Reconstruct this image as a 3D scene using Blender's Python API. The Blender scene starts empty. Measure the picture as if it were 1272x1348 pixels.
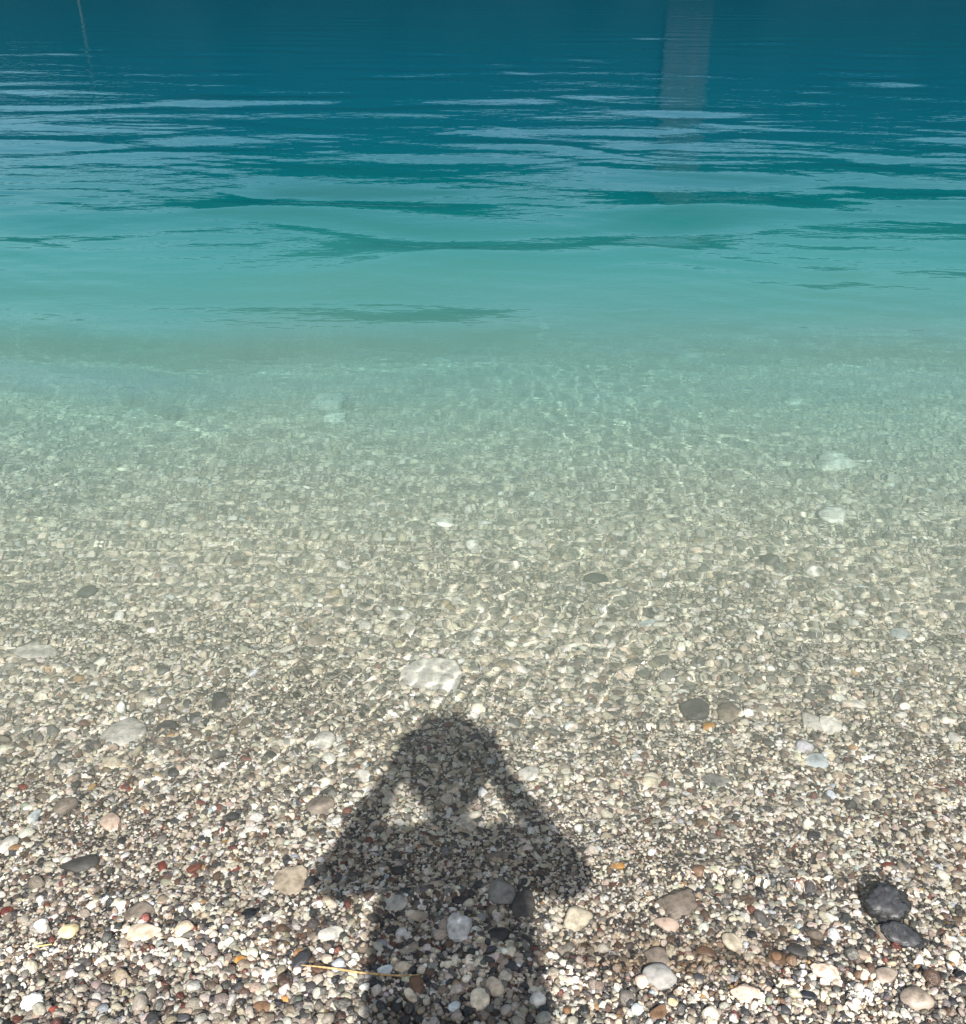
import bpy, bmesh, math, random
import numpy as np
from mathutils import Vector, Matrix
random.seed(7)
RS = np.random.RandomState(11)
S = bpy.context.scene
COL = S.collection
R = math.radians
K = 10.0     # the scene is built in metres and then scaled to 1 unit = 0.1 m (see unit scale)

# ------------------------------------------------------------------ helpers
def link(o, parent=None):
    COL.objects.link(o)
    if parent is not None:
        o.parent = parent
    return o

def tag(o, label=None, cat=None, group=None, kind=None):
    if label: o['label'] = label
    if cat: o['category'] = cat
    if group: o['group'] = group
    if kind: o['kind'] = kind
    return o

def mesh_np(name, V, F, mat=None, smooth=True):
    V = np.asarray(V, dtype=np.float32); F = np.asarray(F, dtype=np.int32)
    me = bpy.data.meshes.new(name)
    me.vertices.add(len(V)); me.vertices.foreach_set('co', V.ravel())
    k = F.shape[1]
    me.loops.add(F.size); me.loops.foreach_set('vertex_index', F.ravel())
    me.polygons.add(len(F))
    me.polygons.foreach_set('loop_start', np.arange(0, F.size, k, dtype=np.int32))
    me.update(calc_edges=True)
    me.polygons.foreach_set('use_smooth', np.full(len(F), smooth))
    if mat: me.materials.append(mat)
    me.validate()
    return me

def grid_faces(nr, nc):
    i = np.arange(nr * nc).reshape(nr, nc)
    return np.stack([i[:-1, :-1], i[:-1, 1:], i[1:, 1:], i[1:, :-1]], -1).reshape(-1, 4)

class NT:
    def __init__(s, name):
        s.m = bpy.data.materials.new(name); s.m.use_nodes = True
        s.t = s.m.node_tree; s.t.nodes.clear()
        s.out = s.n('ShaderNodeOutputMaterial')
    def n(s, typ, **kw):
        nd = s.t.nodes.new(typ)
        for k, v in kw.items(): setattr(nd, k, v)
        return nd
    def l(s, a, b): s.t.links.new(a, b)
    def ramp(s, fac, stops, interp='LINEAR'):
        r = s.n('ShaderNodeValToRGB'); cr = r.color_ramp; cr.interpolation = interp
        while len(cr.elements) < len(stops): cr.elements.new(.5)
        for e, (p, c) in zip(cr.elements, stops):
            e.position = p; e.color = (*c, 1) if len(c) == 3 else c
        s.l(fac, r.inputs[0]); return r.outputs[0]
    def mix(s, fac, a, b, blend='MIX'):
        m = s.n('ShaderNodeMix', data_type='RGBA', blend_type=blend)
        for sock, v in ((m.inputs[0], fac), (m.inputs[6], a), (m.inputs[7], b)):
            if hasattr(v, 'links'): s.l(v, sock)
            elif isinstance(v, (int, float)): sock.default_value = v
            else: sock.default_value = (*v, 1)
        return m.outputs[2]
    def scaled(s, out):
        m = s.n('ShaderNodeVectorMath', operation='SCALE'); s.l(out, m.inputs[0]); m.inputs['Scale'].default_value = 1 / K
        return m.outputs[0]
    def pos(s): return s.scaled(s.n('ShaderNodeNewGeometry').outputs['Position'])
    def obj(s): return s.scaled(s.n('ShaderNodeTexCoord').outputs['Object'])
    def math(s, op, a, b=0.0, c=None, clamp=False):
        m = s.n('ShaderNodeMath', operation=op, use_clamp=clamp)
        for k, v in enumerate((a, b, c)):
            if v is None: continue
            if hasattr(v, 'links'): s.l(v, m.inputs[k])
            else: m.inputs[k].default_value = v
        return m.outputs[0]

def noise2(x, y, seed=0, n=14, lmin=.3, lmax=3.0):
    """smooth sum-of-sines noise in world metres, about -1..1"""
    r = np.random.RandomState(seed); o = 0
    for k in range(n):
        lam = lmin * (lmax / lmin) ** r.rand(); a = r.rand() * 6.283; p = r.rand() * 6.283
        o = o + np.sin((x * math.cos(a) + y * math.sin(a)) * 6.283 / lam + p)
    return o / math.sqrt(n)

# ------------------------------------------------------------------ camera model
CAM_H, PITCH, FPX, W0, H0 = 1.6, R(30.5), 1275.0, 1272.0, 1348.0
SUN_EL, SUN_SLOPE = R(43.4), -0.062            # light runs to +y and a little to -x
LDIR = Vector((SUN_SLOPE, 1.0, -math.tan(SUN_EL) * math.hypot(1, SUN_SLOPE))).normalized()

# ------------------------------------------------------------------ the lake bed profile
_ky = np.array([-40, -6, -1, 0, .6, .9, 1.08, 1.2, 1.35, 1.5, 2, 2.5, 3, 4, 5, 6, 8, 10, 14, 25, 60, 400.])
_kz = np.array([3., .8, .26, .135, .064, .026, 0, -.022, -.052, -.085, -.19, -.31, -.45, -.78, -1.18, -1.7, -2.8, -3.7, -4.6, -5.4, -6, -6])
_ty = np.linspace(-45, 410, 45501)
_tz = np.interp(_ty, _ky, _kz)
_w = np.hanning(61); _w /= _w.sum()
_tz = np.convolve(np.pad(_tz, 30, mode='edge'), _w, 'valid')
def bed(x, y):
    x = np.asarray(x, float); y = np.asarray(y, float)
    z = np.interp(y + .05 * noise2(x, x * 0, 5, 6, .7, 3.5), _ty, _tz)
    near = np.clip((6 - y) / 4, 0, 1)
    z = z + near * (.0035 * noise2(x, y, 3, 16, .12, .7) + .004 * noise2(x, y, 4, 8, .7, 2.5))
    z = z + np.clip((y - 2.2) / 2, 0, 1) * .03 * noise2(x, y, 9, 10, 1.2, 4)
    return z

def pix_ray(px, py):
    X = (px - W0 / 2) / FPX; Y = (H0 / 2 - py) / FPX
    f = Vector((0, math.cos(PITCH), -math.sin(PITCH))); u = Vector((0, math.sin(PITCH), math.cos(PITCH)))
    return (Vector((1, 0, 0)) * X + u * Y + f).normalized()

def at(px, py):
    """where a photograph position lies on the beach, or on the bed seen through flat water"""
    d = pix_ray(px, py); o = Vector((0, 0, CAM_H))
    t = -o.z / d.z; p = o + d * t
    if float(bed(p.x, p.y)) < 0:
        n = Vector((0, 0, 1)); ci = -d.z; eta = 1 / 1.33
        d = (d * eta + n * (eta * ci - math.sqrt(1 - eta * eta * (1 - ci * ci)))).normalized(); o = p
        s = 1
    else:
        s = -1; o = p
    a, b = 0.0, 8.0
    if s < 0: a, b = -1.0, 0.0
    for k in range(50):
        m = (a + b) / 2; q = o + d * m
        if q.z > float(bed(q.x, q.y)): a = m
        else: b = m
    return o + d * a

# ------------------------------------------------------------------ materials
def pebble_mat(name, attr):
    """attr True: colour from the scatter's per pebble 'col'; else from obj.color"""
    N = NT(name)
    mp = N.n('ShaderNodeMapping'); N.l(N.n('ShaderNodeTexCoord').outputs['Object'] if attr else N.obj(), mp.inputs[0])
    oi = N.n('ShaderNodeObjectInfo')
    if attr:
        a = N.n('ShaderNodeAttribute', attribute_type='INSTANCER', attribute_name='col'); base = a.outputs['Color']
        w = N.n('ShaderNodeAttribute', attribute_type='INSTANCER', attribute_name='rnd'); rnd = w.outputs['Fac']
        sc = 2.2
    else:
        base = oi.outputs['Color']; rnd = oi.outputs['Random']; sc = 60.0
    off = N.n('ShaderNodeCombineXYZ'); r40 = N.math('MULTIPLY', rnd, 40.0)
    N.l(r40, off.inputs[0]); N.l(r40, off.inputs[2]); N.l(off.outputs[0], mp.inputs['Location'])
    n1 = N.n('ShaderNodeTexNoise'); n1.inputs['Scale'].default_value = sc; n1.inputs['Detail'].default_value = 5; n1.inputs['Roughness'].default_value = .65
    N.l(mp.outputs[0], n1.inputs['Vector'])
    n2 = N.n('ShaderNodeTexNoise'); n2.inputs['Scale'].default_value = sc * .55; n2.inputs['Detail'].default_value = 2; n2.inputs['Distortion'].default_value = 1.6
    N.l(mp.outputs[0], n2.inputs['Vector'])
    dark = N.ramp(n1.outputs['Fac'], [(.3, (.62, .6, .58) if attr else (.45, .43, .41)), (.55, (1.0, 1.0, 1.0)), (.75, (1.12, 1.1, 1.06) if attr else (1.3, 1.26, 1.2))])
    c = N.mix(1.0, base, dark, 'MULTIPLY')
    vein = N.ramp(n2.outputs['Fac'], [(.485, (0, 0, 0)), (.5, (1, 1, 1)), (.515, (0, 0, 0))])
    vf = N.math('MULTIPLY', vein, N.math('MULTIPLY', N.math('GREATER_THAN', rnd, .6), .3 if attr else .1))
    c = N.mix(vf, c, (.6, .57, .52))
    p = N.n('ShaderNodeBsdfPrincipled')
    N.l(c, p.inputs['Base Color']); p.inputs['Roughness'].default_value = .32 if attr else .45
    p.inputs['Specular IOR Level'].default_value = .35 if attr else .3
    b = N.n('ShaderNodeBump'); b.inputs['Strength'].default_value = .35; b.inputs['Distance'].default_value = .15 if attr else .003 * K
    N.l(n1.outputs['Fac'], b.inputs['Height']); N.l(b.outputs[0], p.inputs['Normal'])
    N.l(p.outputs[0], N.out.inputs[0])
    return N.m

def bed_mat():
    N = NT('grit_and_depth_haze')
    gp = N.pos()
    sx = N.n('ShaderNodeSeparateXYZ'); N.l(gp, sx.inputs[0])
    v = N.n('ShaderNodeTexVoronoi'); v.inputs['Scale'].default_value = 230; N.l(gp, v.inputs['Vector'])
    grit = N.ramp(N.math('FRACT', N.math('MULTIPLY', v.outputs['Color'], 7.3)), [(0, (.012, .011, .01)), (.45, (.045, .04, .034)), (.75, (.12, .105, .09)), (1, (.32, .29, .25))])
    n = N.n('ShaderNodeTexNoise'); n.inputs['Scale'].default_value = 1.3; n.inputs['Detail'].default_value = 6; N.l(gp, n.inputs['Vector'])
    depth_haze = N.ramp(n.outputs['Fac'], [(.3, (.47, .48, .44)), (.7, (.62, .62, .57))])
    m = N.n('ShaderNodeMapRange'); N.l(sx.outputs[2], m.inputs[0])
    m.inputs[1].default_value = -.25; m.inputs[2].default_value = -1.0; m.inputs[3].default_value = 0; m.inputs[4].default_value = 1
    c = N.mix(m.outputs[0], grit, depth_haze)  # pale haze of deeper water painted into the bed colour
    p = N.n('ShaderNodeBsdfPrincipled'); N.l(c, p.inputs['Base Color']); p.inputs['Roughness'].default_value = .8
    b = N.n('ShaderNodeBump'); b.inputs['Strength'].default_value = .6; b.inputs['Distance'].default_value = .003 * K
    N.l(v.outputs['Distance'], b.inputs['Height']); N.l(b.outputs[0], p.inputs['Normal'])
    N.l(p.outputs[0], N.out.inputs[0]); return N.m

def water_mat():
    N = NT('clear_lake_water')
    gp = N.pos()
    def bump(scale, dist, detail, prev=None):
        mp = N.n('ShaderNodeMapping'); N.l(gp, mp.inputs[0]); mp.inputs['Scale'].default_value = scale
        mp.inputs['Rotation'].default_value = (0, 0, R(5))
        n = N.n('ShaderNodeTexNoise'); n.inputs['Scale'].default_value = 1; n.inputs['Detail'].default_value = detail; n.inputs['Roughness'].default_value = .5
        N.l(mp.outputs[0], n.inputs['Vector'])
        b = N.n('ShaderNodeBump'); b.inputs['Strength'].default_value = 1; b.inputs['Distance'].default_value = dist * K
        N.l(n.outputs['Fac'], b.inputs['Height'])
        if prev is not None: N.l(prev, b.inputs['Normal'])
        return b.outputs[0]
    nb = bump((5, 12, 5), .0028, 2.0)
    nb = bump((14, 34, 14), .0007, 1.0, nb)
    # water column: clear where shallow, milky turquoise then blue where deep ('depth' is the metres of water below)
    dp = N.n('ShaderNodeAttribute', attribute_name='depth').outputs['Fac']
    d8 = N.math('DIVIDE', dp, 6.0, clamp=True)
    tint = N.ramp(d8, [(0, (1, 1, 1)), (.05, (.97, .99, .96)), (.12, (.72, .95, .90)), (.3, (.35, .85, .8)), (1, (.05, .5, .6))])
    rf = N.n('ShaderNodeBsdfRefraction'); rf.inputs['IOR'].default_value = 1.33; rf.inputs['Roughness'].default_value = 0
    N.l(tint, rf.inputs['Color']); N.l(nb, rf.inputs['Normal'])
    body = N.ramp(d8, [(0, (.31, .325, .26)), (.05, (.225, .28, .222)), (.07, (.16, .225, .185)), (.1, (.125, .222, .186)), (.18, (.046, .17, .152)), (.25, (.018, .125, .12)), (.33, (.003, .09, .092)), (.4, (0, .075, .083)), (.58, (0, .063, .09)), (.8, (0, .056, .092)), (1, (0, .05, .086))])
    df = N.n('ShaderNodeBsdfDiffuse'); N.l(body, df.inputs['Color'])
    up = N.n('ShaderNodeCombineXYZ'); up.inputs[2].default_value = 1; N.l(up.outputs[0], df.inputs['Normal'])
    milk = N.ramp(d8, [(0, (0, 0, 0)), (.012, (.05,) * 3), (.035, (.21,) * 3), (.06, (.30,) * 3), (.1, (.40,) * 3), (.17, (.7,) * 3), (.25, (.95,) * 3), (.32, (1, 1, 1))])
    m1 = N.n('ShaderNodeMixShader'); N.l(milk, m1.inputs[0]); N.l(rf.outputs[0], m1.inputs[1]); N.l(df.outputs[0], m1.inputs[2])
    gl = N.n('ShaderNodeBsdfGlossy'); gl.inputs['Roughness'].default_value = 0; N.l(nb, gl.inputs['Normal'])
    lw = N.n('ShaderNodeLayerWeight'); lw.inputs['Blend'].default_value = .5; N.l(nb, lw.inputs['Normal'])
    fr = N.math('MULTIPLY_ADD', N.math('POWER', lw.outputs['Facing'], 5.0), .98, .02)
    m2 = N.n('ShaderNodeMixShader'); N.l(fr, m2.inputs[0]); N.l(m1.outputs[0], m2.inputs[1]); N.l(gl.outputs[0], m2.inputs[2])
    N.l(m2.outputs[0], N.out.inputs[0])
    return N.m

def plain(name, col, rough=.6, noise=0.0, scale=5.0, metallic=0.0):
    N = NT(name); p = N.n('ShaderNodeBsdfPrincipled'); p.inputs['Roughness'].default_value = rough; p.inputs['Metallic'].default_value = metallic
    if rough > .75: p.inputs['Specular IOR Level'].default_value = .1
    if noise:
        n = N.n('ShaderNodeTexNoise'); n.inputs['Scale'].default_value = scale; n.inputs['Detail'].default_value = 6
        N.l(N.obj(), n.inputs['Vector'])
        c = N.ramp(n.outputs['Fac'], [(.3, tuple(k * (1 - noise) for k in col)), (.7, tuple(min(1, k * (1 + noise)) for k in col))])
        N.l(c, p.inputs['Base Color'])
    else:
        p.inputs['Base Color'].default_value = (*col, 1)
    N.l(p.outputs[0], N.out.inputs[0]); return N.m

M_PEB = pebble_mat('gravel_stone', True)
M_STONE = pebble_mat('single_stone', False)
M_BED = bed_mat()
M_WATER = water_mat()

# ------------------------------------------------------------------ pebble shapes
def ico(sub):
    bm = bmesh.new(); bmesh.ops.create_icosphere(bm, subdivisions=sub, radius=1)
    V = np.array([v.co[:] for v in bm.verts]); F = np.array([[v.index for v in f.verts] for f in bm.faces]); bm.free()
    return V / np.linalg.norm(V, axis=1)[:, None], F
def stone_shape(seed, sub, planes=11, soft=9.0, rough=.03, dims=(1, 1, 1)):
    """a rounded, many-faced pebble: a soft minimum over random cutting planes"""
    r = np.random.RandomState(seed); D, F = ico(sub)
    n = r.normal(size=(planes, 3)); n /= np.linalg.norm(n, axis=1)[:, None]
    d = r.uniform(.62, 1.0, planes)
    q = np.maximum(D @ n.T, .05) / d                      # 1/r for each plane
    inv = (np.sum(q ** soft, axis=1) + .95 ** soft) ** (1 / soft)
    V = D / inv[:, None]
    for k in range(5):
        a = r.normal(size=3) * r.uniform(1.5, 5); V = V * (1 + rough * .5 * np.sin(V @ a + r.rand() * 6)[:, None])
    V = V - (V.max(0) + V.min(0)) / 2
    V = V / np.abs(V).max(0) * np.array(dims)
    return V, F

# ------------------------------------------------------------------ ground sheet (beach and lake bed in one)
ys = np.concatenate([np.linspace(-40, -2, 20), np.arange(-1.8, .5, .1), np.arange(.5, 5, .025), np.arange(5, 12, .1), np.geomspace(12, 120, 40)])
us = np.concatenate([-np.geomspace(60, 2.7, 16), np.linspace(-2.6, 2.6, 209), np.geomspace(2.7, 60, 16)])
X, Y = np.meshgrid(us, ys); X = X * (1 + np.clip(Y - 4, 0, 100) * .05)
V = np.stack([X, Y, bed(X, Y)], -1).reshape(-1, 3)
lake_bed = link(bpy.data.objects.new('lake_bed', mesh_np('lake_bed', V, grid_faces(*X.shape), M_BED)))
tag(lake_bed, 'shingle beach sloping down into a bed painted pale as haze under clear turquoise water', kind='structure')
lake_bed.cycles.is_caustics_receiver = True

def tube(name, pts, rad, mat, parent=None, seg=10):
    pts = [Vector(p) for p in pts]; V = []; F = []
    for i, p in enumerate(pts):
        d = (pts[min(i + 1, len(pts) - 1)] - pts[max(i - 1, 0)]).normalized(); u = d.orthogonal().normalized(); v = d.cross(u)
        r = rad[i] if hasattr(rad, '__len__') else rad
        for k in range(seg):
            a = 6.2832 * k / seg; V.append(p + u * (r * math.cos(a)) + v * (r * math.sin(a)))
    for i in range(len(pts) - 1):
        for k in range(seg): F.append((i * seg + k, i * seg + (k + 1) % seg, (i + 1) * seg + (k + 1) % seg, (i + 1) * seg + k))
    me = mesh_np(name, [v[:] for v in V], F, mat)
    return link(bpy.data.objects.new(name, me), parent)
# ------------------------------------------------------------------ the photographer, who stands behind the lens and throws the shadow
def skin_mesh(name, chains, levels=2):
    """chains: list of [(x, y, z, r) or (x, y, z, rx, ry)]; equal points are welded. returns a plain mesh"""
    idx = {}; V = []; Rd = []; E = []
    for ch in chains:
        prev = None
        for p in ch:
            key = tuple(round(c, 4) for c in p[:3])
            if key not in idx:
                idx[key] = len(V); V.append(Vector(p[:3]) * K); Rd.append((p[3] * K, (p[4] if len(p) > 4 else p[3]) * K))
            if prev is not None and prev != idx[key]: E.append((prev, idx[key]))
            prev = idx[key]
    me = bpy.data.meshes.new(name); me.from_pydata(V, E, []); o = bpy.data.objects.new(name, me); COL.objects.link(o)
    o.modifiers.new('s', 'SKIN'); sub = o.modifiers.new('u', 'SUBSURF'); sub.levels = sub.render_levels = levels
    if not me.skin_vertices: bpy.context.view_layer.objects.active = o; bpy.ops.mesh.customdata_skin_add()
    for i, r in enumerate(Rd): me.skin_vertices[0].data[i].radius = r
    me.skin_vertices[0].data[0].use_root = True
    dg = bpy.context.evaluated_depsgraph_get(); out = bpy.data.meshes.new_from_object(o.evaluated_get(dg))
    bpy.data.objects.remove(o); out.transform(Matrix.Scale(1 / K, 4)); out.name = name
    return out
def join_mesh(name, meshes, mat):
    bm = bmesh.new()
    for m in meshes: bm.from_mesh(m)
    for f in bm.faces: f.smooth = True
    me = bpy.data.meshes.new(name); bm.to_mesh(me); bm.free(); me.materials.clear(); me.materials.append(mat)
    return me
def ball_mesh(c, r, sub=3, fn=None):
    D, F = ico(sub); V = D * np.array(r)
    if fn is not None: V = fn(D, V)
    return mesh_np('ball', V + np.array(c), F)
def person():
    M_SKIN = plain('skin', (.55, .36, .27), .5); M_SHIRT = plain('navy_cotton', (.05, .06, .1), .85, .2, 60); M_TR = plain('denim', (.09, .13, .2), .85, .2, 80)
    M_HAIR = plain('brown_hair', (.06, .035, .02), .6, .3, 120); M_SHOE = plain('canvas_shoe', (.5, .48, .44), .8)
    cx, by = .03, -.22; gz = float(bed(cx, by)) + .008
    sh, nk = 1.500, 1.57
    pel = (cx, by, 1.02, .125, .085)
    torso = [pel, (cx, by, 1.14, .115, .08), (cx, by, 1.27, .125, .085), (cx, by - .005, 1.40, .125, .07), (cx, by + .012, 1.485, .07, .055), (cx, by + .03, nk, .037, .05), (cx, by + .045, 1.62, .04, .055)]
    arms, sleeves, hands = [], [], []
    fwd = Vector((0, math.cos(PITCH), -math.sin(PITCH))); up = Vector((0, math.sin(PITCH), math.cos(PITCH)))
    pc = Vector((0, 0, CAM_H)) - fwd * .016 + Vector((.03, 0, 0)) - up * .018
    for s in (-1, 1):
        shd = (cx + s * .135, by + .005, sh - .015); elb = (cx + s * (.254 if s < 0 else .249), -.10, 1.302); wr = (cx + s * (.128 if s < 0 else .115), -.075, 1.55)
        mid = tuple((a + b) / 2 for a, b in zip(shd, elb)); fm = tuple((a + b) / 2 for a, b in zip(elb, wr))
        arms.append([torso[3], (*shd, .048), (*mid, .042), (*elb, .042), (*fm, .034), (*wr, .028)])
        sleeves.append([(cx + s * .05, by + .006, sh - .03, .066), (cx + s * .13, by + .005, sh - .022, .060), (*mid, .056), (*elb, .049), (*[a * .5 + b * .5 for a, b in zip(elb, fm)], .042)])
        # palm behind and beside the phone, four fingers closing on its far face, thumb on the screen side
        edge = pc + Vector((s * .078, 0, 0))
        palm = edge + Vector((s * .016, 0, 0)) - fwd * .028 + up * .006
        hands.append(skin_mesh('palm', [[(*(Vector(wr) - Vector((0, 0, .03))), .03), (*wr, .031), (*(Vector(wr) * .4 + palm * .6), .031, .024), (*palm, .03, .02), (*(palm + up * .03 + fwd * .008), .026, .014)]], 1))
        for k, (ln, off) in enumerate([(.030, .026), (.034, .009), (.032, -.008), (.024, -.024)]):
            a = palm + up * (off + .004) + Vector((s * .006, 0, 0)); b = edge + Vector((s * .014, 0, 0)) + up * off + fwd * .002
            c = edge + Vector((s * .004, 0, 0)) + up * (off * .95) + fwd * .013; d = edge + Vector((-s * ln * .5, 0, 0)) + up * (off * .9) + fwd * .0125
            hands.append(skin_mesh('finger', [[(*a, .0095), (*b, .009), (*c, .0082), (*d, .0072)]], 1))
        t0 = palm + up * .012 - fwd * .004; t1 = edge + up * .012 - fwd * .020; t2 = edge + Vector((-s * .022, 0, 0)) + up * .016 - fwd * .0145
        hands.append(skin_mesh('thumb', [[(*t0, .013), (*t1, .011), (*t2, .0088)]], 1))
    legs, trs, shoes = [], [], []
    for s in (-1, 1):
        hp = (cx + s * .085, by, .95); kn = (cx + s * .09, by + .012, .6); an = (cx + s * .09, by - .015, gz + .085)
        legs.append([pel, (*hp, .085), (*kn, .058), (*an, .04), (an[0], an[1] + .06, gz + .045, .038), (an[0] + s * .01, an[1] + .15, gz + .028, .036, .024)])
        trs.append([(cx + s * .04, by, 1.04, .11, .12), (*hp, .108), (*kn, .078), (an[0], an[1], an[2] + .02, .066)])
        shoes.append(skin_mesh('shoe', [[(an[0], an[1] - .035, gz + .045, .042, .042), (an[0], an[1] + .05, gz + .045, .046, .044), (an[0] + s * .008, an[1] + .13, gz + .034, .048, .034), (an[0] + s * .01, an[1] + .185, gz + .026, .036, .024)]]))
    hc = np.array((cx, by + .06, 1.672))
    def face(D, V):
        V = V.copy(); x, y, z = D.T
        V[:, 0] *= 1 - .22 * np.clip(-z, 0, 1) ** 1.4; V[:, 1] += .012 * np.clip(-z, 0, 1) * (y > 0)
        nose = np.exp(-((x / .16) ** 2 + ((z + .12) / .2) ** 2)) * (y > 0); V[:, 1] += .022 * nose
        for sx in (-.36, .36): V[:, 1] -= .009 * np.exp(-(((x - sx) / .17) ** 2 + ((z - .08) / .1) ** 2)) * (y > 0)
        V[:, 1] += .006 * np.exp(-((x / .26) ** 2 + ((z + .5) / .06) ** 2)) * (y > 0) - .004 * np.exp(-((x / .26) ** 2 + ((z + .44) / .03) ** 2)) * (y > 0)
        return V
    head = ball_mesh(hc, (.076, .095, .112), 5, face)
    ears = [ball_mesh(hc + np.array((s * .077, -.005, -.005)), (.012, .02, .03), 2) for s in (-1, 1)]
    eyes = [ball_mesh(hc + np.array((s * .031, .080, .010)), (.011, .011, .011), 2) for s in (-1, 1)]
    body = skin_mesh('body', [torso] + arms + legs)
    root = link(bpy.data.objects.new('person', join_mesh('person', [body, head] + ears + hands, M_SKIN)))
    tag(root, 'person in loose dark top and jeans holding a phone level with both hands', 'person')
    link(bpy.data.objects.new('shirt', join_mesh('shirt', [skin_mesh('shirt', [[(cx, by, .93, .182, .14), (cx, by, 1.0, .184, .138), (cx, by, 1.13, .178, .122), (cx, by, 1.27, .176, .12), (cx, by + .005, 1.40, .158, .112), (cx, by + .008, 1.45, .135, .108), (cx, by + .015, 1.495, .098, .084), (cx, by + .022, 1.53, .062, .07)]])] + [skin_mesh('sleeve', [q]) for q in sleeves], M_SHIRT)), root)
    link(bpy.data.objects.new('trousers', join_mesh('trousers', [skin_mesh('trousers', [q]) for q in trs], M_TR)), root)
    for m in shoes: link(bpy.data.objects.new('shoe', join_mesh('shoe', [m], M_SHOE)), root)
    def hairf(D, V):
        x, y, z = D.T; k = np.where((y > .25) & (z < .35), .8, 1.0); V = V * k[:, None]
        V[:, 2] -= .02 * np.clip(-z, 0, 1) * (y < .2); V[:, 0] *= 1 - .45 * np.clip(-z, 0, 1) ** 1.5; V *= (1 + .02 * np.sin(x * 40 + z * 7))[:, None]
        return V
    link(bpy.data.objects.new('hair', join_mesh('hair', [ball_mesh(hc + np.array((0, -.012, .008)), (.104, .11, .116), 5, hairf)], M_HAIR)), root)
    for m in eyes: link(bpy.data.objects.new('eye', join_mesh('eye', [m], plain('dark_eye', (.03, .02, .015), .2))), root)
    # the phone
    bm = bmesh.new(); bmesh.ops.create_cube(bm, size=1)
    bmesh.ops.scale(bm, verts=bm.verts, vec=(.148, .072, .008))
    bmesh.ops.bevel(bm, geom=[e for e in bm.edges if abs((e.verts[0].co - e.verts[1].co).z) > .005], offset=.009, segments=5, affect='EDGES', profile=.5)
    bmesh.ops.bevel(bm, geom=[e for e in bm.edges if abs((e.verts[0].co - e.verts[1].co).z) < .0001], offset=.0012, segments=2, affect='EDGES', profile=.5)
    me = bpy.data.meshes.new('phone'); bm.to_mesh(me); bm.free(); me.materials.append(plain('phone_body', (.03, .03, .035), .3))
    ph = link(bpy.data.objects.new('phone', me)); ph.location = pc; ph.rotation_euler = (math.pi / 2 - PITCH, 0, 0)
    tag(ph, 'dark phone held level in front of the face in both hands', 'phone')
    scr = ball_mesh((0, 0, .0043), (.07, .033, .0004), 2); D = [(-.07, -.033, .0042), (.07, -.033, .0042), (.07, .033, .0042), (-.07, .033, .0042)]
    sm = mesh_np('screen', D, [(0, 1, 2, 3)], plain('phone_glass', (.01, .01, .012), .08), False); link(bpy.data.objects.new('screen', sm), ph)
    lens = tube('lens', [(-.03, .018, -.004), (-.03, .018, -.0062)], .0065, plain('lens_ring', (.02, .02, .022), .2), ph, 24)
person()

# ------------------------------------------------------------------ the single stones one can tell apart
C_ = dict(bright=(.86, .86, .84), white=(.66, .65, .60), cream=(.66, .59, .46), beige=(.52, .44, .34), pink=(.56, .43, .35), pale=(.50, .49, .45), bluew=(.50, .56, .58),
          grey=(.27, .265, .25), taupe=(.25, .21, .175), dark=(.075, .072, .07), slate=(.045, .047, .052), black=(.02, .022, .028),
          brown=(.15, .09, .055), red=(.20, .05, .035), ochre=(.45, .23, .06), amber=(.36, .18, .06), yellow=(.55, .47, .28), green=(.25, .27, .22))
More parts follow.
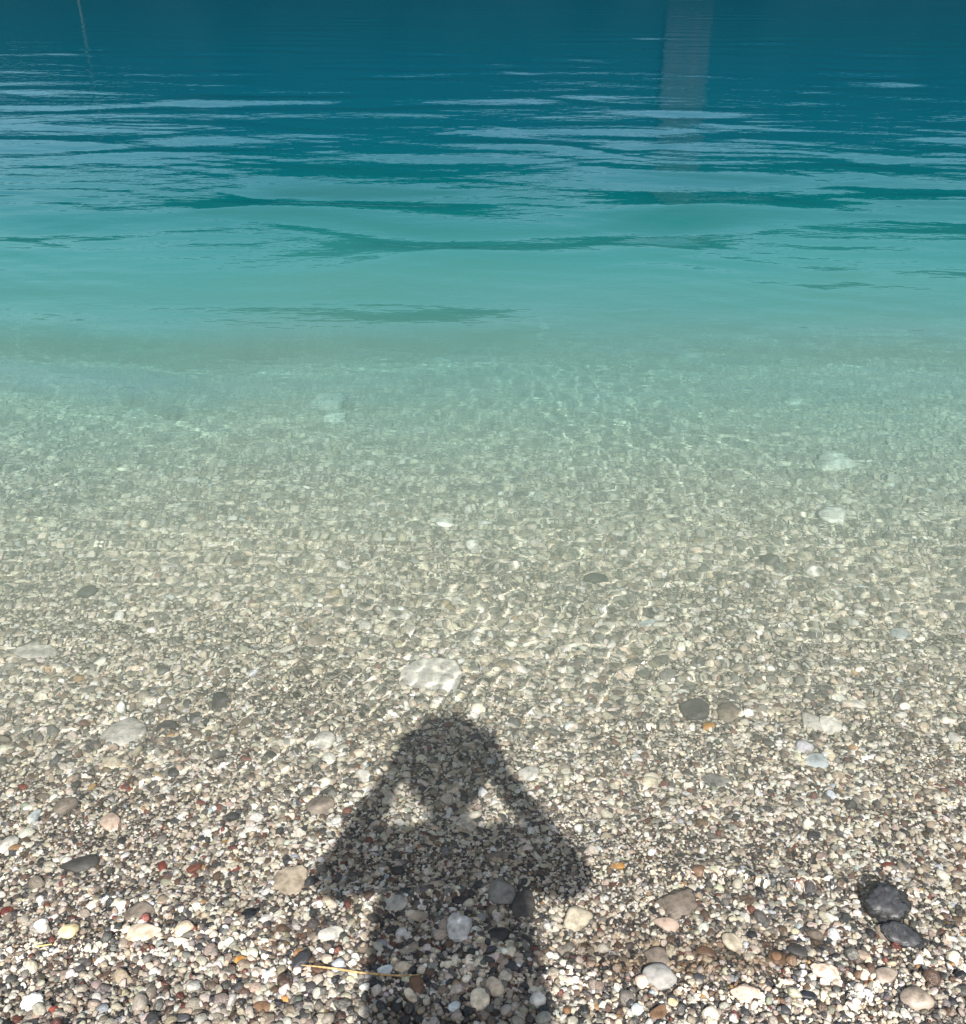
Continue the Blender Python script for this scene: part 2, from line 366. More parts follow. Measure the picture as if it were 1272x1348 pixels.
# photograph x, y, width, height, colour, roundness (soft), flatness, turn, label
STONES = [
 (566, 893, 76, 46, 'white', 12, .2, 0, "large flat white oval stone under water just beyond the shadow's head"),
 (760, 1210, 40, 36, 'cream', 9, .7, 20, 'blocky cream stone right of the shadow near its elbow'),
 (605, 1224, 34, 46, 'bright', 5, .5, 10, "jagged bright white stone lying in the middle of the shadow's chest"),
 (656, 1231, 30, 22, 'slate', 7, .6, 20, 'wet dark stone beside the jagged white stone in the shadow'),
 (606, 1185, 18, 11, 'black', 9, .6, 0, "small black pebble in the shadow's chest above the jagged white stone"),
 (521, 1190, 30, 20, 'pale', 7, .4, 15, 'pale flat stone at the left side of the shadow, second of a slanting pair'),
 (549, 1206, 27, 16, 'beige', 7, .45, -15, 'beige flat chip just left of the jagged white stone'),
 (574, 1166, 24, 12, 'beige', 7, .4, 10, "small beige chip in the centre of the shadow, between its elbows"),
 (660, 1178, 36, 38, 'grey', 8, .6, 30, "rounded grey stone in the shadow, inside its right elbow"),
 (688, 1192, 30, 40, 'dark', 8, .5, 0, "dark stone touching the rounded grey stone at the shadow's right side"),
 (655, 1128, 36, 10, 'taupe', 8, .5, 4, "long thin taupe stone across the shadow's right shoulder"),
 (531, 1276, 28, 19, 'beige', 6, .6, -10, 'angular beige stone in the shadow just beside the twig'),
 (507, 1279, 20, 18, 'bluew', 9, .7, 0, 'bluish white pebble touching the twig inside the shadow'),
 (549, 1298, 20, 28, 'brown', 8, .5, 20, 'glossy red brown stone at the end of the twig'),
 (632, 1318, 24, 32, 'cream', 8, .7, 0, "tall cream pebble at the bottom of the shadow, beside its centre"),
 (652, 1302, 22, 30, 'beige', 8, .7, 20, 'beige pebble leaning against the tall cream pebble in the shadow'),
 (708, 1319, 20, 24, 'white', 6, .8, 0, 'six sided white pebble at the right edge of the shadow, bottom of the photo'),
 (598, 1327, 16, 18, 'bluew', 10, .7, 0, 'pale blue pebble left of the tall cream pebble in the shadow'),
 (541, 1312, 14, 22, 'cream', 10, .7, 20, 'narrow cream pebble below the red brown stone'),
 (478, 1023, 20, 20, 'white', 9, .6, 0, "white pebble touching the left outline of the shadow's head"),
 (428, 977, 24, 24, 'pale', 7, .5, 0, "pale stone under water left of the shadow's head"),
 (697, 1021, 28, 20, 'white', 8, .5, 10, "white veined stone touching the right outline of the shadow's head"),
 (646, 1004, 12, 12, 'bluew', 9, .6, 0, "bright small pebble inside the right part of the shadow's head"),
 (420, 1063, 38, 26, 'taupe', 8, .35, 0, "flat brown grey stone left of the shadow's raised arm"),
 (383, 1163, 42, 40, 'beige', 6, .25, 0, "big pale stone under the ripple left of the shadow's left elbow"),
 (163, 966, 52, 36, 'pale', 10, .35, 0, 'pale translucent looking round stone far left with a darker middle'),
 (292, 926, 22, 32, 'dark', 7, .4, 0, 'dark upright stone under water left, beyond the pale round stone'),
 (221, 956, 26, 16, 'dark', 8, .5, 0, 'dark low stone just right of the pale round stone at far left'),
 (147, 1005, 24, 17, 'cream', 9, .6, 0, 'cream pebble directly below the pale round stone at left'),
 (88, 1063, 28, 22, 'taupe', 9, .55, 0, 'rounded brown grey stone near the left edge, left of a pinkish one'),
 (145, 1083, 24, 24, 'pink', 9, .6, 0, 'pinkish stone near the left edge right of a rounded brown grey one'),
 (104, 1140, 46, 22, 'dark', 8, .4, 8, 'long dark grey flat stone at left below the pinkish stone'),
 (190, 1229, 42, 27, 'beige', 9, .5, 15, 'largest beige stone at lower left, beside the waterline'),
 (91, 1227, 24, 21, 'yellow', 10, .6, 0, 'round pale yellow stone at lower left, left of the largest beige one'),
 (52, 1220, 22, 20, 'white', 8, .6, 0, 'white stone at lower left, next left from the round pale yellow one'),
 (238, 1242, 26, 13, 'cream', 9, .5, 0, 'low cream stone at lower left, right of the largest beige one'),
 (185, 1201, 38, 20, 'taupe', 8, .35, 10, 'flat taupe stone just above the largest beige stone at lower left'),
 (317, 1265, 15, 13, 'ochre', 9, .6, 15, 'bright orange pebble on the wet shingle at lower left'),
 (352, 1287, 13, 21, 'bluew', 9, .6, -10, 'upright bluish white pebble right of the bright orange pebble'),
 (376, 1316, 15, 10, 'amber', 9, .6, 0, 'amber pebble at the bottom between the bluish upright pebble and the shadow'),
 (346, 1327, 24, 16, 'brown', 9, .6, -10, 'brown pebble at the bottom, left and below the amber pebble'),
 (43, 1322, 26, 24, 'white', 5, .7, 25, 'jagged white stone in the bottom left corner'),
 (241, 1342, 18, 14, 'slate', 6, .7, 0, 'dark slate pebble at the bottom edge left of the shadow'),
 (70, 1331, 14, 10, 'red', 9, .7, 0, 'dark red pebble beside the jagged white stone in the bottom left corner'),
 (11, 1115, 22, 24, 'white', 8, .5, 0, 'white stone cut by the left edge of the photo, half way down the shallows'),
 (45, 1076, 15, 22, 'bluew', 8, .6, 0, 'small bright bluish white stone left of the rounded brown grey one'),
 (29, 1037, 13, 9, 'red', 9, .6, 0, 'brick red pebble near the left edge above the brown grey stone'),
 (168, 1037, 15, 10, 'red', 9, .5, 0, 'brick red pebble above the pinkish stone'),
 (214, 1141, 12, 15, 'red', 8, .6, 0, 'brick red pebble right of the long dark grey flat stone'),
 (310, 1144, 11, 11, 'red', 8, .6, 0, 'brick red pebble left of the big pale stone under the ripple'),
 (9, 1201, 14, 12, 'red', 8, .6, 0, 'brick red pebble at the left edge above the waterline'),
 (328, 1206, 19, 18, 'black', 8, .6, 0, 'black stone left of the shadow near the waterline'),
 (436, 1230, 32, 19, 'white', 8, .5, 15, "white stone at the waterline left of the shadow's waist"),
 (47, 858, 54, 20, 'pale', 9, .3, 0, 'blurred pale flat stone under water at the left edge'),
 (115, 783, 24, 14, 'dark', 8, .5, 0, 'dark stone under deeper water at left, beyond the blurred pale flat one'),
 (916, 938, 36, 28, 'dark', 10, .6, 0, "round charcoal stone under water right of the shadow's head"),
 (959, 941, 24, 26, 'taupe', 10, .6, 0, 'taupe round stone touching the round charcoal stone on its right'),
 (932, 957, 17, 10, 'ochre', 8, .5, 0, 'orange pebble just below the round charcoal stone'),
 (1069, 951, 32, 25, 'pale', 8, .4, 20, 'pale grey stone left of a white pebble, right part of the shallows'),
 (1094, 957, 26, 22, 'white', 8, .5, -20, 'white stone touching the pale grey stone in the right shallows'),
 (1130, 928, 20, 13, 'white', 9, .5, 0, 'small white stone beyond the white and pale grey pair at right'),
 (1185, 834, 24, 14, 'bluew', 8, .5, 0, 'bluish white stone near the right edge under knee deep water'),
 (855, 822, 26, 12, 'bluew', 8, .4, 0, "bluish white stone under water beyond and right of the shadow's head"),
 (785, 763, 30, 13, 'slate', 7, .5, 0, 'dark slate stone alone in the greenish shallows, middle of the photo'),
 (1015, 740, 22, 26, 'dark', 7, .4, 0, 'dark stone right of the dark slate one in the greenish shallows'),
 (1256, 971, 20, 15, 'white', 8, .5, 0, 'white stone at the right edge of the photo in the shallows'),
 (1075, 1004, 26, 22, 'bluew', 8, .4, 0, 'pale bluish flat stone below the white and pale grey pair at right'),
 (943, 1028, 36, 18, 'grey', 9, .4, 0, 'translucent grey flat stone right of the shadow, below the charcoal one'),
 (1166, 1194, 60, 54, 'slate', 4, .8, 15, 'big black slate rock breaking the surface at right'),
 (1188, 1234, 52, 34, 'slate', 4, .7, -25, 'wet black rock piece in front of the big black slate rock'),
 (893, 1192, 54, 36, 'taupe', 5, .6, 25, 'rugged brown grey rock right of the shadow at the waterline'),
 (877, 1219, 32, 22, 'pink', 10, .7, 0, 'smooth pinkish stone in front of the rugged brown grey rock'),
 (982, 1209, 13, 22, 'white', 9, .6, 15, 'upright white pebble between the brown grey rock and the black rock'),
 (963, 1242, 22, 27, 'cream', 8, .7, 20, 'cream stone standing below the upright white pebble'),
 (929, 1253, 24, 15, 'brown', 10, .6, -15, 'smooth brown oval pebble left of the standing cream stone'),
 (864, 1261, 30, 28, 'taupe', 9, .5, 0, 'taupe stone above the largest grey beige stone, right of the shadow'),
 (868, 1288, 42, 38, 'grey', 8, .6, 10, 'largest grey beige stone in the lower right, cracked and rounded'),
 (845, 1294, 17, 20, 'pink', 10, .7, 0, 'small pinkish pebble leaning on the left of the largest grey beige stone'),
 (981, 1309, 36, 26, 'pink', 6, .6, -15, 'pinkish white angular stone at the bottom right of centre'),
 (1205, 1316, 40, 36, 'taupe', 10, .7, 0, 'big round taupe stone near the bottom right corner'),
 (1086, 1281, 34, 24, 'pink', 6, .6, -20, 'pale pinkish stone left of the round taupe stone, bottom right'),
 (1026, 1262, 28, 21, 'brown', 10, .6, 0, 'round brown stone below the waterline between cream and black stones'),
 (1051, 1252, 28, 18, 'dark', 9, .6, 0, 'dark brown stone touching the round brown stone on its right'),
 (1166, 1286, 30, 22, 'taupe', 9, .6, 15, 'brown grey stone in front of the wet black rock piece'),
 (920, 1288, 14, 13, 'slate', 12, .8, 0, 'round blue black pebble right of the largest grey beige stone'),
 (1063, 1312, 22, 14, 'black', 9, .7, 0, 'pure black pebble below the pale pinkish stone, bottom right'),
 (839, 1330, 15, 20, 'bluew', 9, .7, 0, 'white bluish pebble at the bottom, below the largest grey beige stone'),
 (867, 1335, 26, 20, 'brown', 7, .6, 20, 'dark brown angular pebble at the bottom, right of the white bluish one'),
 (886, 1320, 13, 14, 'yellow', 9, .6, 0, 'yellowish pebble below the largest grey beige stone'),
 (1034, 1331, 14, 14, 'slate', 12, .8, 0, 'round dark blue pebble at the bottom edge left of the pure black one'),
 (1170, 1140, 15, 9, 'red', 10, .6, 0, 'bright red pebble just beyond the big black slate rock'),
 (814, 1141, 15, 10, 'ochre', 9, .5, 0, "orange brown pebble right of the shadow's right elbow"),
 (921, 1149, 16, 14, 'brown', 9, .6, 0, 'dark red brown pebble beyond the rugged brown grey rock'),
 (1000, 1172, 13, 11, 'black', 9, .6, 0, 'black pebble between the upright white pebble and open shallows'),
 (432, 533, 36, 17, 'white', 7, .4, -25, 'long white stone glimmering deep in the turquoise water, left of middle'),
 (440, 552, 30, 12, 'pale', 7, .4, 0, 'pale stone just below the long white stone in the turquoise water'),
 (248, 632, 26, 9, 'white', 8, .4, -10, 'thin white stone in greenish water at left'),
 (904, 465, 30, 9, 'white', 8, .5, 0, 'farthest white stone at the edge of the opaque turquoise water, right of middle'),
 (710, 436, 13, 7, 'white', 8, .6, 0, 'tiny white speck of a stone farthest out in the turquoise water'),
 (1040, 472, 28, 5, 'white', 8, .4, 0, 'thin white sliver of stone deep in the turquoise water at right'),
 (1098, 610, 50, 20, 'pale', 8, .3, 10, 'broad pale stone blurred under greenish water at right'),
 (1097, 683, 32, 16, 'white', 9, .5, 0, 'oval white stone in greenish water at right, below the broad pale one'),
 (1047, 531, 22, 11, 'white', 8, .5, 0, 'white stone deep in greenish water at right, beyond the broad pale one'),
 (1070, 752, 15, 10, 'white', 8, .5, 0, 'small white stone below the oval white stone in greenish water'),
 (622, 722, 15, 10, 'white', 8, .5, 0, 'small white stone in greenish water near the middle of the photo'),
 (585, 690, 20, 9, 'white', 8, .4, 0, 'flat white stone beyond the small white one near the middle of the photo'),
]
# ------------------------------------------------------------------ gravel scatter (stuff)
PAL = np.array([  # cream, white, beige, taupe, grey, dark grey, slate, brown, brick, ochre, blue-white, green-grey
    (.69, .63, .52), (.82, .79, .72), (.53, .45, .35), (.30, .25, .20), (.25, .24, .22), (.105, .1, .097), (.045, .047, .053),
    (.13, .085, .06), (.17, .06, .045), (.38, .23, .10), (.55, .6, .66), (.26, .28, .23)])
PW = np.array([.27, .17, .13, .12, .065, .10, .105, .075, .022, .008, .010, .006]); PW /= PW.sum()
def size_at(y):
    return np.interp(y, [.3, 1.0, 1.14, 1.35, 1.7, 2.3, 3.2, 5.5], [.0047, .0046, .0039, .0034, .0039, .0056, .0084, .0105])
def scatter():
    P, Rr = [], []
    ye = np.concatenate([np.arange(.35, 3.0, .05), np.arange(3.0, 6.2, .1)])
    for y0, y1 in zip(ye[:-1], ye[1:]):
        ym = (y0 + y1) / 2; hw = 1.0 + .56 * ym + (.25 if ym > 2 else 0)
        r = float(size_at(ym)); cover = np.interp(ym, [0, 2.2, 3.2, 4.2, 6.2], [2.0, 1.7, 1.35, .75, .12])
        n = int(cover * (y1 - y0) * 2 * hw / (math.pi * r * r * 1.15))
        P.append(np.stack([RS.uniform(-hw, hw, n), RS.uniform(y0, y1, n)], -1))
        Rr.append(r * np.exp(RS.normal(0, .40, n)))
        # half buried larger stones here and there
    n = 800; P.append(np.stack([RS.uniform(-2.2, 2.2, n), .45 + 2.6 * RS.rand(n) ** 1.1], -1)); Rr.append(.0075 * np.exp(RS.normal(0, .3, n)))
    P = np.concatenate(P); Rr = np.concatenate(Rr)
    Rr = Rr * np.exp(.17 * noise2(P[:, 0], P[:, 1] * 1.6, 61, 12, .2, 1.4))       # coarser and finer drifts
    return P, np.clip(Rr, .0022, .02)
P, Rr = scatter()
keep = np.ones(len(P), bool)                       # no gravel lying through the single stones
for st in STONES:
    if st[2] < 16: continue
    c = at(st[0], st[1]); a_ = (at(st[0] + st[2] / 2, st[1]) - at(st[0] - st[2] / 2, st[1])).length / 2
    b_ = min((at(st[0], st[1] - st[3] / 2) - at(st[0], st[1] + st[3] / 2)).length / 2 * .85, a_ * 1.5)
    keep &= ((P[:, 0] - c.x) / (a_ * .9)) ** 2 + ((P[:, 1] - c.y) / (b_ * .9)) ** 2 > 1
P, Rr = P[keep], Rr[keep]
n = len(P)
Z = bed(P[:, 0], P[:, 1]) + Rr * RS.uniform(-.35, .45, n)
pt = mesh_np('gravel', np.column_stack([P, Z]), np.zeros((0, 3), int), M_PEB)
ci = RS.choice(len(PAL), n, p=PW)
# neighbouring patches of darker and paler gravel
patch = noise2(P[:, 0], P[:, 1], 21, 14, .15, .9)
swap = (patch > .6) & (RS.rand(n) < .22) & (ci < 3); ci[swap] = RS.choice([3, 4, 5, 7], swap.sum())
colr = PAL[ci] * np.exp(RS.normal(0, .16, n))[:, None] * (1 + RS.normal(0, .035, (n, 3)))
depth_haze = np.clip((-Z - .06) / 1.1, 0, 1) ** .75 * .85  # underwater scattering painted into the pebble colours, paler with depth
depth_haze_c = np.array([.63, .64, .56])
colr = colr * (1 - depth_haze)[:, None] + depth_haze_c * depth_haze[:, None]
bx = np.exp(-(((P[:, 0] - .40) / .16) ** 2 + ((P[:, 1] - 1.11) / .045) ** 2)) + .6 * np.exp(-(((P[:, 0] - .24) / .07) ** 2 + ((P[:, 1] - 1.14) / .05) ** 2))
bx = np.clip(bx * (1 + .5 * noise2(P[:, 0], P[:, 1], 77, 10, .04, .2)), 0, 1)[:, None]       # rusty stained gravel at the water line
colr = colr * (1 - bx * np.array([.40, .50, .58]))
wet = np.clip((Z + .006) / .02, 0, 1) * .6           # stones above the water line are wet from the swash
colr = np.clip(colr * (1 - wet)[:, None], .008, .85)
def pattr(me, name, typ, data, dom='POINT'):
    a = me.attributes.new(name, typ, dom)
    a.data.foreach_set({'FLOAT_COLOR': 'color', 'FLOAT_VECTOR': 'vector'}.get(typ, 'value'), np.asarray(data).ravel())
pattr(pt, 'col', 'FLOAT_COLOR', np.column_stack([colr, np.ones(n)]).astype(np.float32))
pattr(pt, 'rnd', 'FLOAT', RS.rand(n).astype(np.float32))
flat = RS.uniform(.45, .9, n); lon = RS.uniform(.95, 1.35, n)
pattr(pt, 'scl', 'FLOAT_VECTOR', np.column_stack([Rr * lon, Rr / lon ** .3, Rr * flat]).astype(np.float32) * K)
pattr(pt, 'rot', 'FLOAT_VECTOR', np.column_stack([RS.normal(0, .4, n), RS.normal(0, .4, n), RS.uniform(0, 6.283, n)]).astype(np.float32))
pattr(pt, 'idx', 'INT', RS.randint(0, 12, n).astype(np.int32))
gravel = link(bpy.data.objects.new('gravel', pt))
tag(gravel, 'fine mixed shingle of cream, grey, slate and brick coloured pebbles', kind='stuff')

def gravel_nodes(obj):
    lib = bpy.data.collections.new('pebble_shapes')
    for k in range(12):
        V, F = stone_shape(100 + k, 3 if k % 2 else 2, planes=7 + k % 6, soft=[9, 14, 22][k % 3], rough=.04)
        o = bpy.data.objects.new('pebble_shape', mesh_np('pebble_shape', V, F, M_PEB)); lib.objects.link(o)
        o.cycles.is_caustics_receiver = True
    ng = bpy.data.node_groups.new('gravel_scatter', 'GeometryNodeTree')
    ng.interface.new_socket('Geometry', in_out='INPUT', socket_type='NodeSocketGeometry')
    ng.interface.new_socket('Geometry', in_out='OUTPUT', socket_type='NodeSocketGeometry')
    A = ng.nodes.new; L = ng.links.new
    gi, go = A('NodeGroupInput'), A('NodeGroupOutput')
    mp = A('GeometryNodeMeshToPoints'); ip = A('GeometryNodeInstanceOnPoints'); ci_ = A('GeometryNodeCollectionInfo')
    ci_.inputs['Collection'].default_value = lib; ci_.inputs['Separate Children'].default_value = True; ci_.inputs['Reset Children'].default_value = True
    def na(name, typ):
        x = A('GeometryNodeInputNamedAttribute'); x.data_type = typ; x.inputs['Name'].default_value = name
        return x.outputs['Attribute']
    L(gi.outputs[0], mp.inputs['Mesh']); L(mp.outputs[0], ip.inputs['Points'])
    L(ci_.outputs[0], ip.inputs['Instance']); ip.inputs['Pick Instance'].default_value = True
    L(na('idx', 'INT'), ip.inputs['Instance Index']); L(na('scl', 'FLOAT_VECTOR'), ip.inputs['Scale'])
    e2r = A('FunctionNodeEulerToRotation'); L(na('rot', 'FLOAT_VECTOR'), e2r.inputs[0]); L(e2r.outputs[0], ip.inputs['Rotation'])
    L(ip.outputs[0], go.inputs[0])
    md = obj.modifiers.new('scatter', 'NODES'); md.node_group = ng
    obj.cycles.is_caustics_receiver = True
gravel_nodes(gravel)
print('PEBBLES', n)

# ------------------------------------------------------------------ single stones
def single_stone(px, py, w, h, col, soft, flat, turn, label, seed):
    hard = soft <= 6
    c = at(px, py)
    a = (at(px + w / 2, py) - at(px - w / 2, py)).length / 2
    b = (at(px, py - h / 2) - at(px, py + h / 2)).length / 2
    b = min(b * (.95 - .3 * flat), a * 1.5); cz = flat * min(a, b) * (.8 if c.z > -.3 else 1.7)
    V, F = stone_shape(seed, 4 if w > 22 else 3, planes=2 if soft >= 12 else 8 if hard else 16, soft=26 if hard else (4.5 if soft >= 10 else 8), rough=.05 if hard else .02, dims=(a * 1.08, b * 1.08, cz))
    if soft <= 6:
        r = np.random.RandomState(seed); g = 0
        for q in range(26):
            a_ = r.normal(size=3); a_ *= r.uniform(6, 26) / np.linalg.norm(a_) / a; g = g + np.abs(np.sin(V @ a_ + r.rand() * 6)) / 26 ** .5 * (6 / np.linalg.norm(a_) / a) ** .5
        V = V * (1 + .24 * (g - g.mean()))[:, None]
    V[:, 2] += cz * .45
    o = link(bpy.data.objects.new('stone' if w > 22 else 'pebble', mesh_np('stone', V, F, M_STONE)))
    o.location = (c.x, c.y, c.z + .001); o.rotation_euler = (0, 0, R(turn))
    haze_fade = min(max((-c.z - .12) / .95, 0), 1) * .2  # the same underwater haze painted into the stone's colour
    o.color = (*[k * (1 - haze_fade) + q * haze_fade for k, q in zip(C_[col] if c.z > -.3 or col not in ('white', 'pale') else (.85, .86, .82), (.66, .67, .6))], 1)
    o.cycles.is_caustics_receiver = True
    tag(o, label, 'stone' if w > 22 else 'pebble', 'single stones lying in the shingle')
for k, st in enumerate(STONES): single_stone(*st, seed=500 + k)

# ------------------------------------------------------------------ the dry stalk
M_STRAW = plain('dry_straw', (.36, .24, .10), .6, .5, 160)
tw = [(398, 1276), (420, 1279), (446, 1281), (474, 1285), (504, 1289), (531, 1291), (552, 1288)]
tpts = []
for k, (px, py) in enumerate(tw):
    p = at(px, py); tpts.append((p.x, p.y, p.z + .012 + .002 * math.sin(k * 1.7)))
twig = tube('twig', tpts, [.0008, .0017, .0021, .0019, .0021, .0015, .0008], M_STRAW)
tag(twig, 'dry golden stalk lying across the left edge of the shadow', 'twig')
twig.cycles.is_caustics_receiver = True
q = [at(47, 1250), at(58, 1249), at(70, 1247)]
straw = tube('straw', [(p.x, p.y, p.z + .009) for p in q], [.001, .0016, .001], plain('yellow_straw', (.5, .4, .16), .6, .2, 90))
tag(straw, 'short yellow bit of straw on the shingle at lower left', 'straw')

# ------------------------------------------------------------------ water surface
def water_height(x, y):
    r = np.random.RandomState(42); z = 0
    def comps(n, lmin, lmax, spread, mean, slope):
        o = 0
        for k in range(n):
            lam = lmin * (lmax / lmin) ** r.rand(); a = mean + spread * (r.rand() * 2 - 1); p = r.rand() * 6.283
            kk = 6.283 / lam
            o = o + (slope / kk) * np.sin(kk * (x * math.sin(a) + y * math.cos(a)) + p)
        return o * math.sqrt(2.0 / n)
    far = np.clip((y - 3.0) / 2.2, 0, 1)
    xw = x + .25 * noise2(x, y, 71, 8, 1.5, 5)
    x, yk = xw, y; y = y + .07 * noise2(x, y, 72, 8, 1.2, 4)
    env = np.clip(.75 + .6 * noise2(x * .6, y, 73, 9, 1.2, 5), .1, 1.7)
    z = z + far * env * np.interp(yk, [7, 10, 14, 20], [1.05, .66, .33, .2]) * comps(22, .65, 1.6, R(18), R(8), .053)
    z = z + far * comps(18, .2, .6, R(28), R(4), .019) * np.interp(yk, [8, 15], [1, .55]) * np.clip((34 - yk) / 20, 0, 1)
    y = yk
    near = np.clip((6.0 - y) / 3.5, 0, 1)
    z = z + near * (comps(24, .045, .13, R(90), R(0), 1) * np.interp(y, [1.1, 1.7, 2.3, 3], [.075, .045, .018, .008]) + comps(24, .09, .34, R(80), R(0), 1) * np.interp(y, [1.2, 2, 3, 4], [.008, .013, .018, .022]))
    z = z + np.clip((3.5 - y) / 2, 0, 1) * comps(10, .15, .5, R(60), R(0), .02)
    # the last small wave lapping in along the shingle
    yc = 1.23 + .05 * noise2(x, x * 0, 88, 7, .5, 2.2) + .008 * noise2(x, x * 0, 89, 7, .06, .3); aw = .008 * np.clip(.6 + .7 * noise2(x, x * 0, 90, 7, .25, 1.2), 0, 1.6)
    q = (y - yc) / .028
    z = z + aw * np.exp(-np.where(q < 0, q * 1.5, q) ** 2)
    return z * np.clip((60 - y) / 40, 0, 1)
ys = np.concatenate([np.arange(.6, 3.0, .0075), np.arange(3.0, 6, .015), np.arange(6, 11, .028), np.arange(11, 20, .06), np.arange(20, 40, .1), np.geomspace(40, 110, 40)])
us = np.concatenate([-np.geomspace(60, 1.03, 18), np.linspace(-1, 1, 640), np.geomspace(1.03, 60, 18)])
U, Y = np.meshgrid(us, ys); X = U * (1.3 + .56 * Y)
Zw = water_height(X, Y) * (np.abs(U) <= 1.0) 
V = np.stack([X, Y, Zw], -1).reshape(-1, 3)
wm = mesh_np('lake_water', V, grid_faces(*X.shape), M_WATER)
pattr(wm, 'depth', 'FLOAT', np.clip(-bed(X, Y), 0, 6).astype(np.float32))
water = link(bpy.data.objects.new('lake_water', wm))
tag(water, 'clear rippled lake water turning from transparent to turquoise and deep blue', kind='structure')
water.cycles.is_caustics_caster = True

# ------------------------------------------------------------------ far shore, seen only in the water
def far_shore():
    N = NT('hazed_wooded_slope');     n = N.n('ShaderNodeTexNoise'); n.inputs['Scale'].default_value = .12; n.inputs['Detail'].default_value = 8; N.l(N.pos(), n.inputs['Vector'])
    c = N.ramp(n.outputs['Fac'], [(.3, (.0015, .018, .028)), (.55, (.003, .024, .034)), (.7, (.006, .030, .044))])  # blue of the distant air painted into the slope colour
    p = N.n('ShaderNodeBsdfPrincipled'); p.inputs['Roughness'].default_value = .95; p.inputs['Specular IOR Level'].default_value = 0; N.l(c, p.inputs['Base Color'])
    N.l(p.outputs[0], N.out.inputs[0])
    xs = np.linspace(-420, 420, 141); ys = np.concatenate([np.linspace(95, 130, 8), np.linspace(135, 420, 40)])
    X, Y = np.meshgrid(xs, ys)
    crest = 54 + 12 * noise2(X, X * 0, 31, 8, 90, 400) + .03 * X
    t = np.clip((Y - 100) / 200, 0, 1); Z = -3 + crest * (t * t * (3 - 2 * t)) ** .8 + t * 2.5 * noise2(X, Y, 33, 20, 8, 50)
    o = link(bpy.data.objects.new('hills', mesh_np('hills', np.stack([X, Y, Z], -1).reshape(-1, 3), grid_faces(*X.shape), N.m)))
    tag(o, 'dark wooded hills across the lake, mirrored in the water', kind='structure')
far_shore()

def far_buildings():
    def box(bm, x0, x1, y0, y1, z0, z1):
        v = [bm.verts.new(p) for p in ((x0, y0, z0), (x1, y0, z0), (x1, y1, z0), (x0, y1, z0), (x0, y0, z1), (x1, y0, z1), (x1, y1, z1), (x0, y1, z1))]
        for f in ((0, 3, 2, 1), (4, 5, 6, 7), (0, 1, 5, 4), (1, 2, 6, 5), (2, 3, 7, 6), (3, 0, 4, 7)): bm.faces.new([v[k] for k in f])
    def part(name, bm, mat, parent):
        me = bpy.data.meshes.new(name); bmesh.ops.recalc_face_normals(bm, faces=bm.faces); bm.to_mesh(me); bm.free(); me.materials.append(mat)
        return link(bpy.data.objects.new(name, me), parent)
    Mr = plain('roof_tile', (.03, .032, .035), .8, .2, .6); Mg = plain('window_dark', (.02, .025, .03), .1)
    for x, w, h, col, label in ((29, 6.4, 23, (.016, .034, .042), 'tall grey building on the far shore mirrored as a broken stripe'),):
        root = bpy.data.objects.new('building', None); link(root); root.location = (x, 152, 0); tag(root, label, 'building')
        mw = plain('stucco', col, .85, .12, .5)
        b = bmesh.new(); box(b, -w / 2, w / 2, 0, 3, 4, h); part('wall', b, mw, root)
        b = bmesh.new(); o = .5
        v = [b.verts.new(p) for p in ((-w / 2 - o, -o, h + .003), (w / 2 + o, -o, h + .003), (w / 2 + o, 3 + o, h + .003), (-w / 2 - o, 3 + o, h + .003), (0, 1, h + 1.5), (0, 2, h + 1.5))]
        for f in ((0, 1, 4), (1, 2, 5, 4), (2, 3, 5), (3, 0, 4, 5), (3, 2, 1, 0)): b.faces.new([v[k] for k in f])
        part('roof', b, Mr, root)
        for fz in np.arange(11.2, h - 2, 3.6):
            for fx in np.arange(-w / 2 + 1.0, w / 2 - .8, 2.9):
                b = bmesh.new(); box(b, fx, fx + .8, -.03, .05, fz, fz + 1.5); part('window', b, Mg, root)
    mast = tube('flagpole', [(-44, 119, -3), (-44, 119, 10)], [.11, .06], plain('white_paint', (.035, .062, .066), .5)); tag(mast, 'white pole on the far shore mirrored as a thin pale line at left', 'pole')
far_buildings()

# ------------------------------------------------------------------ light, sky, camera
L = bpy.data.lights.new('sun', 'SUN'); L.energy = 5.0; L.angle = R(.53); L.color = (1, .948, .88)
L.cycles.is_caustics_light = True
sun = link(bpy.data.objects.new('sun', L)); sun.rotation_euler = LDIR.to_track_quat('-Z', 'Y').to_euler()
Wd = bpy.data.worlds.new('World'); S.world = Wd; Wd.use_nodes = True
t = Wd.node_tree; bg = t.nodes['Background']; sk = t.nodes.new('ShaderNodeTexSky'); sk.sky_type = 'NISHITA'; sk.sun_disc = False
sk.sun_elevation = SUN_EL; sk.sun_rotation = math.atan2(-LDIR.x, -LDIR.y); sk.altitude = 100; sk.dust_density = 3.0; sk.ozone_density = .7
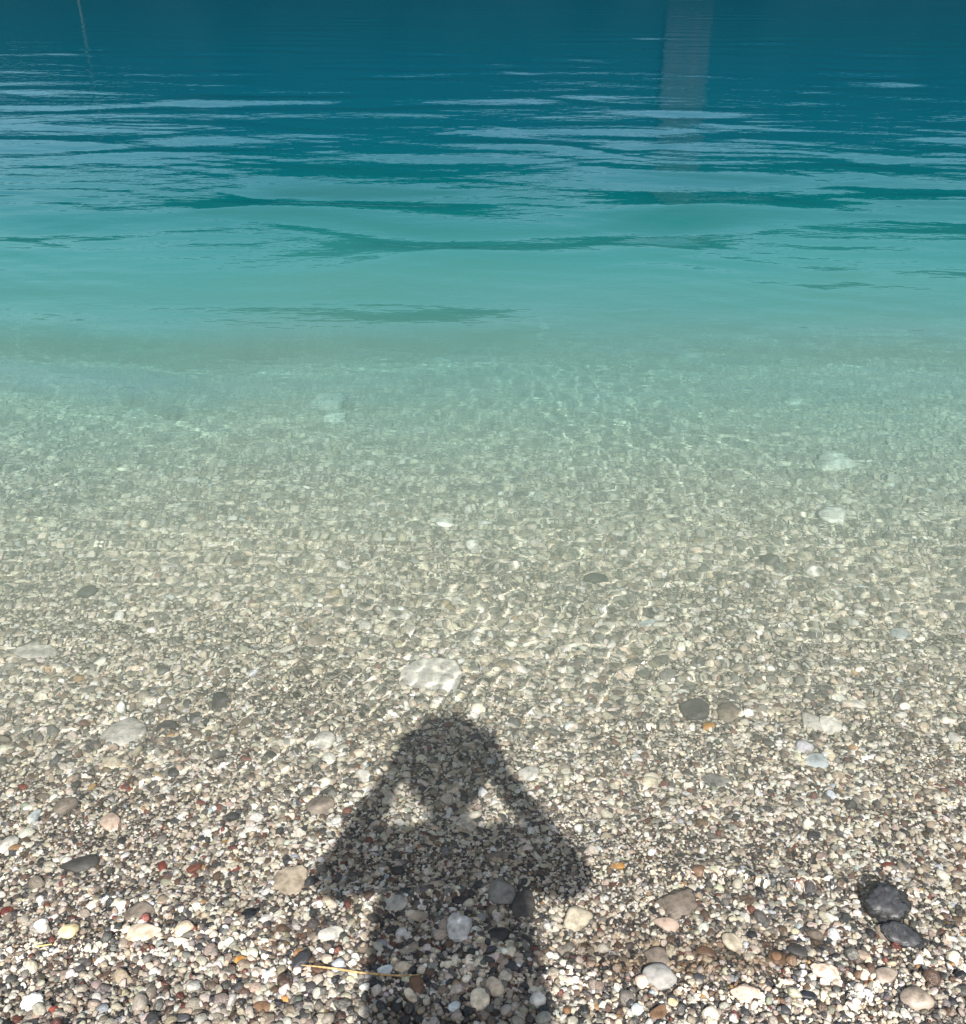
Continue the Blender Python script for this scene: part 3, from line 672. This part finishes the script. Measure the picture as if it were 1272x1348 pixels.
# added tint over the blue sky, in soft streaks, shaping reflections and shadow fill
tc = t.nodes.new('ShaderNodeTexCoord'); nz = t.nodes.new('ShaderNodeTexNoise'); nz.inputs['Scale'].default_value = 2.2; nz.inputs['Detail'].default_value = 5
t.links.new(tc.outputs['Generated'], nz.inputs['Vector'])
vr = t.nodes.new('ShaderNodeMapRange'); t.links.new(nz.outputs['Fac'], vr.inputs[0])
for k, v in zip((1, 2, 3, 4), (.35, .7, .25, .55)): vr.inputs[k].default_value = v
sz = t.nodes.new('ShaderNodeSeparateXYZ'); t.links.new(tc.outputs['Generated'], sz.inputs[0])
hz = t.nodes.new('ShaderNodeValToRGB'); t.links.new(sz.outputs[2], hz.inputs[0])       # tint teal low for the water's reflections, warm white overhead to neutralise shadow fill
for e, (p_, c_) in zip(hz.color_ramp.elements, ((.3, (.30, .86, .96, 1)), (.55, (.86, .80, .72, 1)))): e.position = p_; e.color = c_
hm = t.nodes.new('ShaderNodeMix'); hm.data_type = 'RGBA'; hm.blend_type = 'MULTIPLY'; hm.inputs[0].default_value = 1; t.links.new(hz.outputs[0], hm.inputs[6]); hm.inputs[7].default_value = (5.6, 5.6, 5.6, 1)
vm = t.nodes.new('ShaderNodeMix'); vm.data_type = 'RGBA'; t.links.new(vr.outputs[0], vm.inputs[0]); t.links.new(sk.outputs[0], vm.inputs[6]); t.links.new(hm.outputs[2], vm.inputs[7])
t.links.new(vm.outputs[2], bg.inputs[0]); bg.inputs[1].default_value = .085
cam = bpy.data.cameras.new('camera'); cam.sensor_fit = 'HORIZONTAL'; cam.sensor_width = 36; cam.lens = 36 * FPX / W0; cam.clip_end = 2000; cam.clip_start = .02
co = link(bpy.data.objects.new('camera', cam)); co.location = (0, 0, CAM_H); co.rotation_euler = (math.pi / 2 - PITCH, 0, 0)
S.camera = co
S.view_settings.view_transform = 'Standard'; S.view_settings.look = 'None'; S.view_settings.gamma = 1; S.view_settings.exposure = 1.02
S.render.engine = 'CYCLES'
S.cycles.max_bounces = 8; S.cycles.transmission_bounces = 6; S.cycles.diffuse_bounces = 2; S.cycles.glossy_bounces = 3
S.cycles.caustics_refractive = True; S.cycles.caustics_reflective = False
S.cycles.use_denoising = True

# ------------------------------------------------------------------ metres to scene units
S.unit_settings.system = 'METRIC'; S.unit_settings.scale_length = 1 / K
cam.clip_end *= K
done = set()
for o in list(COL.objects):
    o.location = o.location * K
    if o.type == 'MESH' and o.data.name not in done:
        done.add(o.data.name); o.data.transform(Matrix.Scale(K, 4))
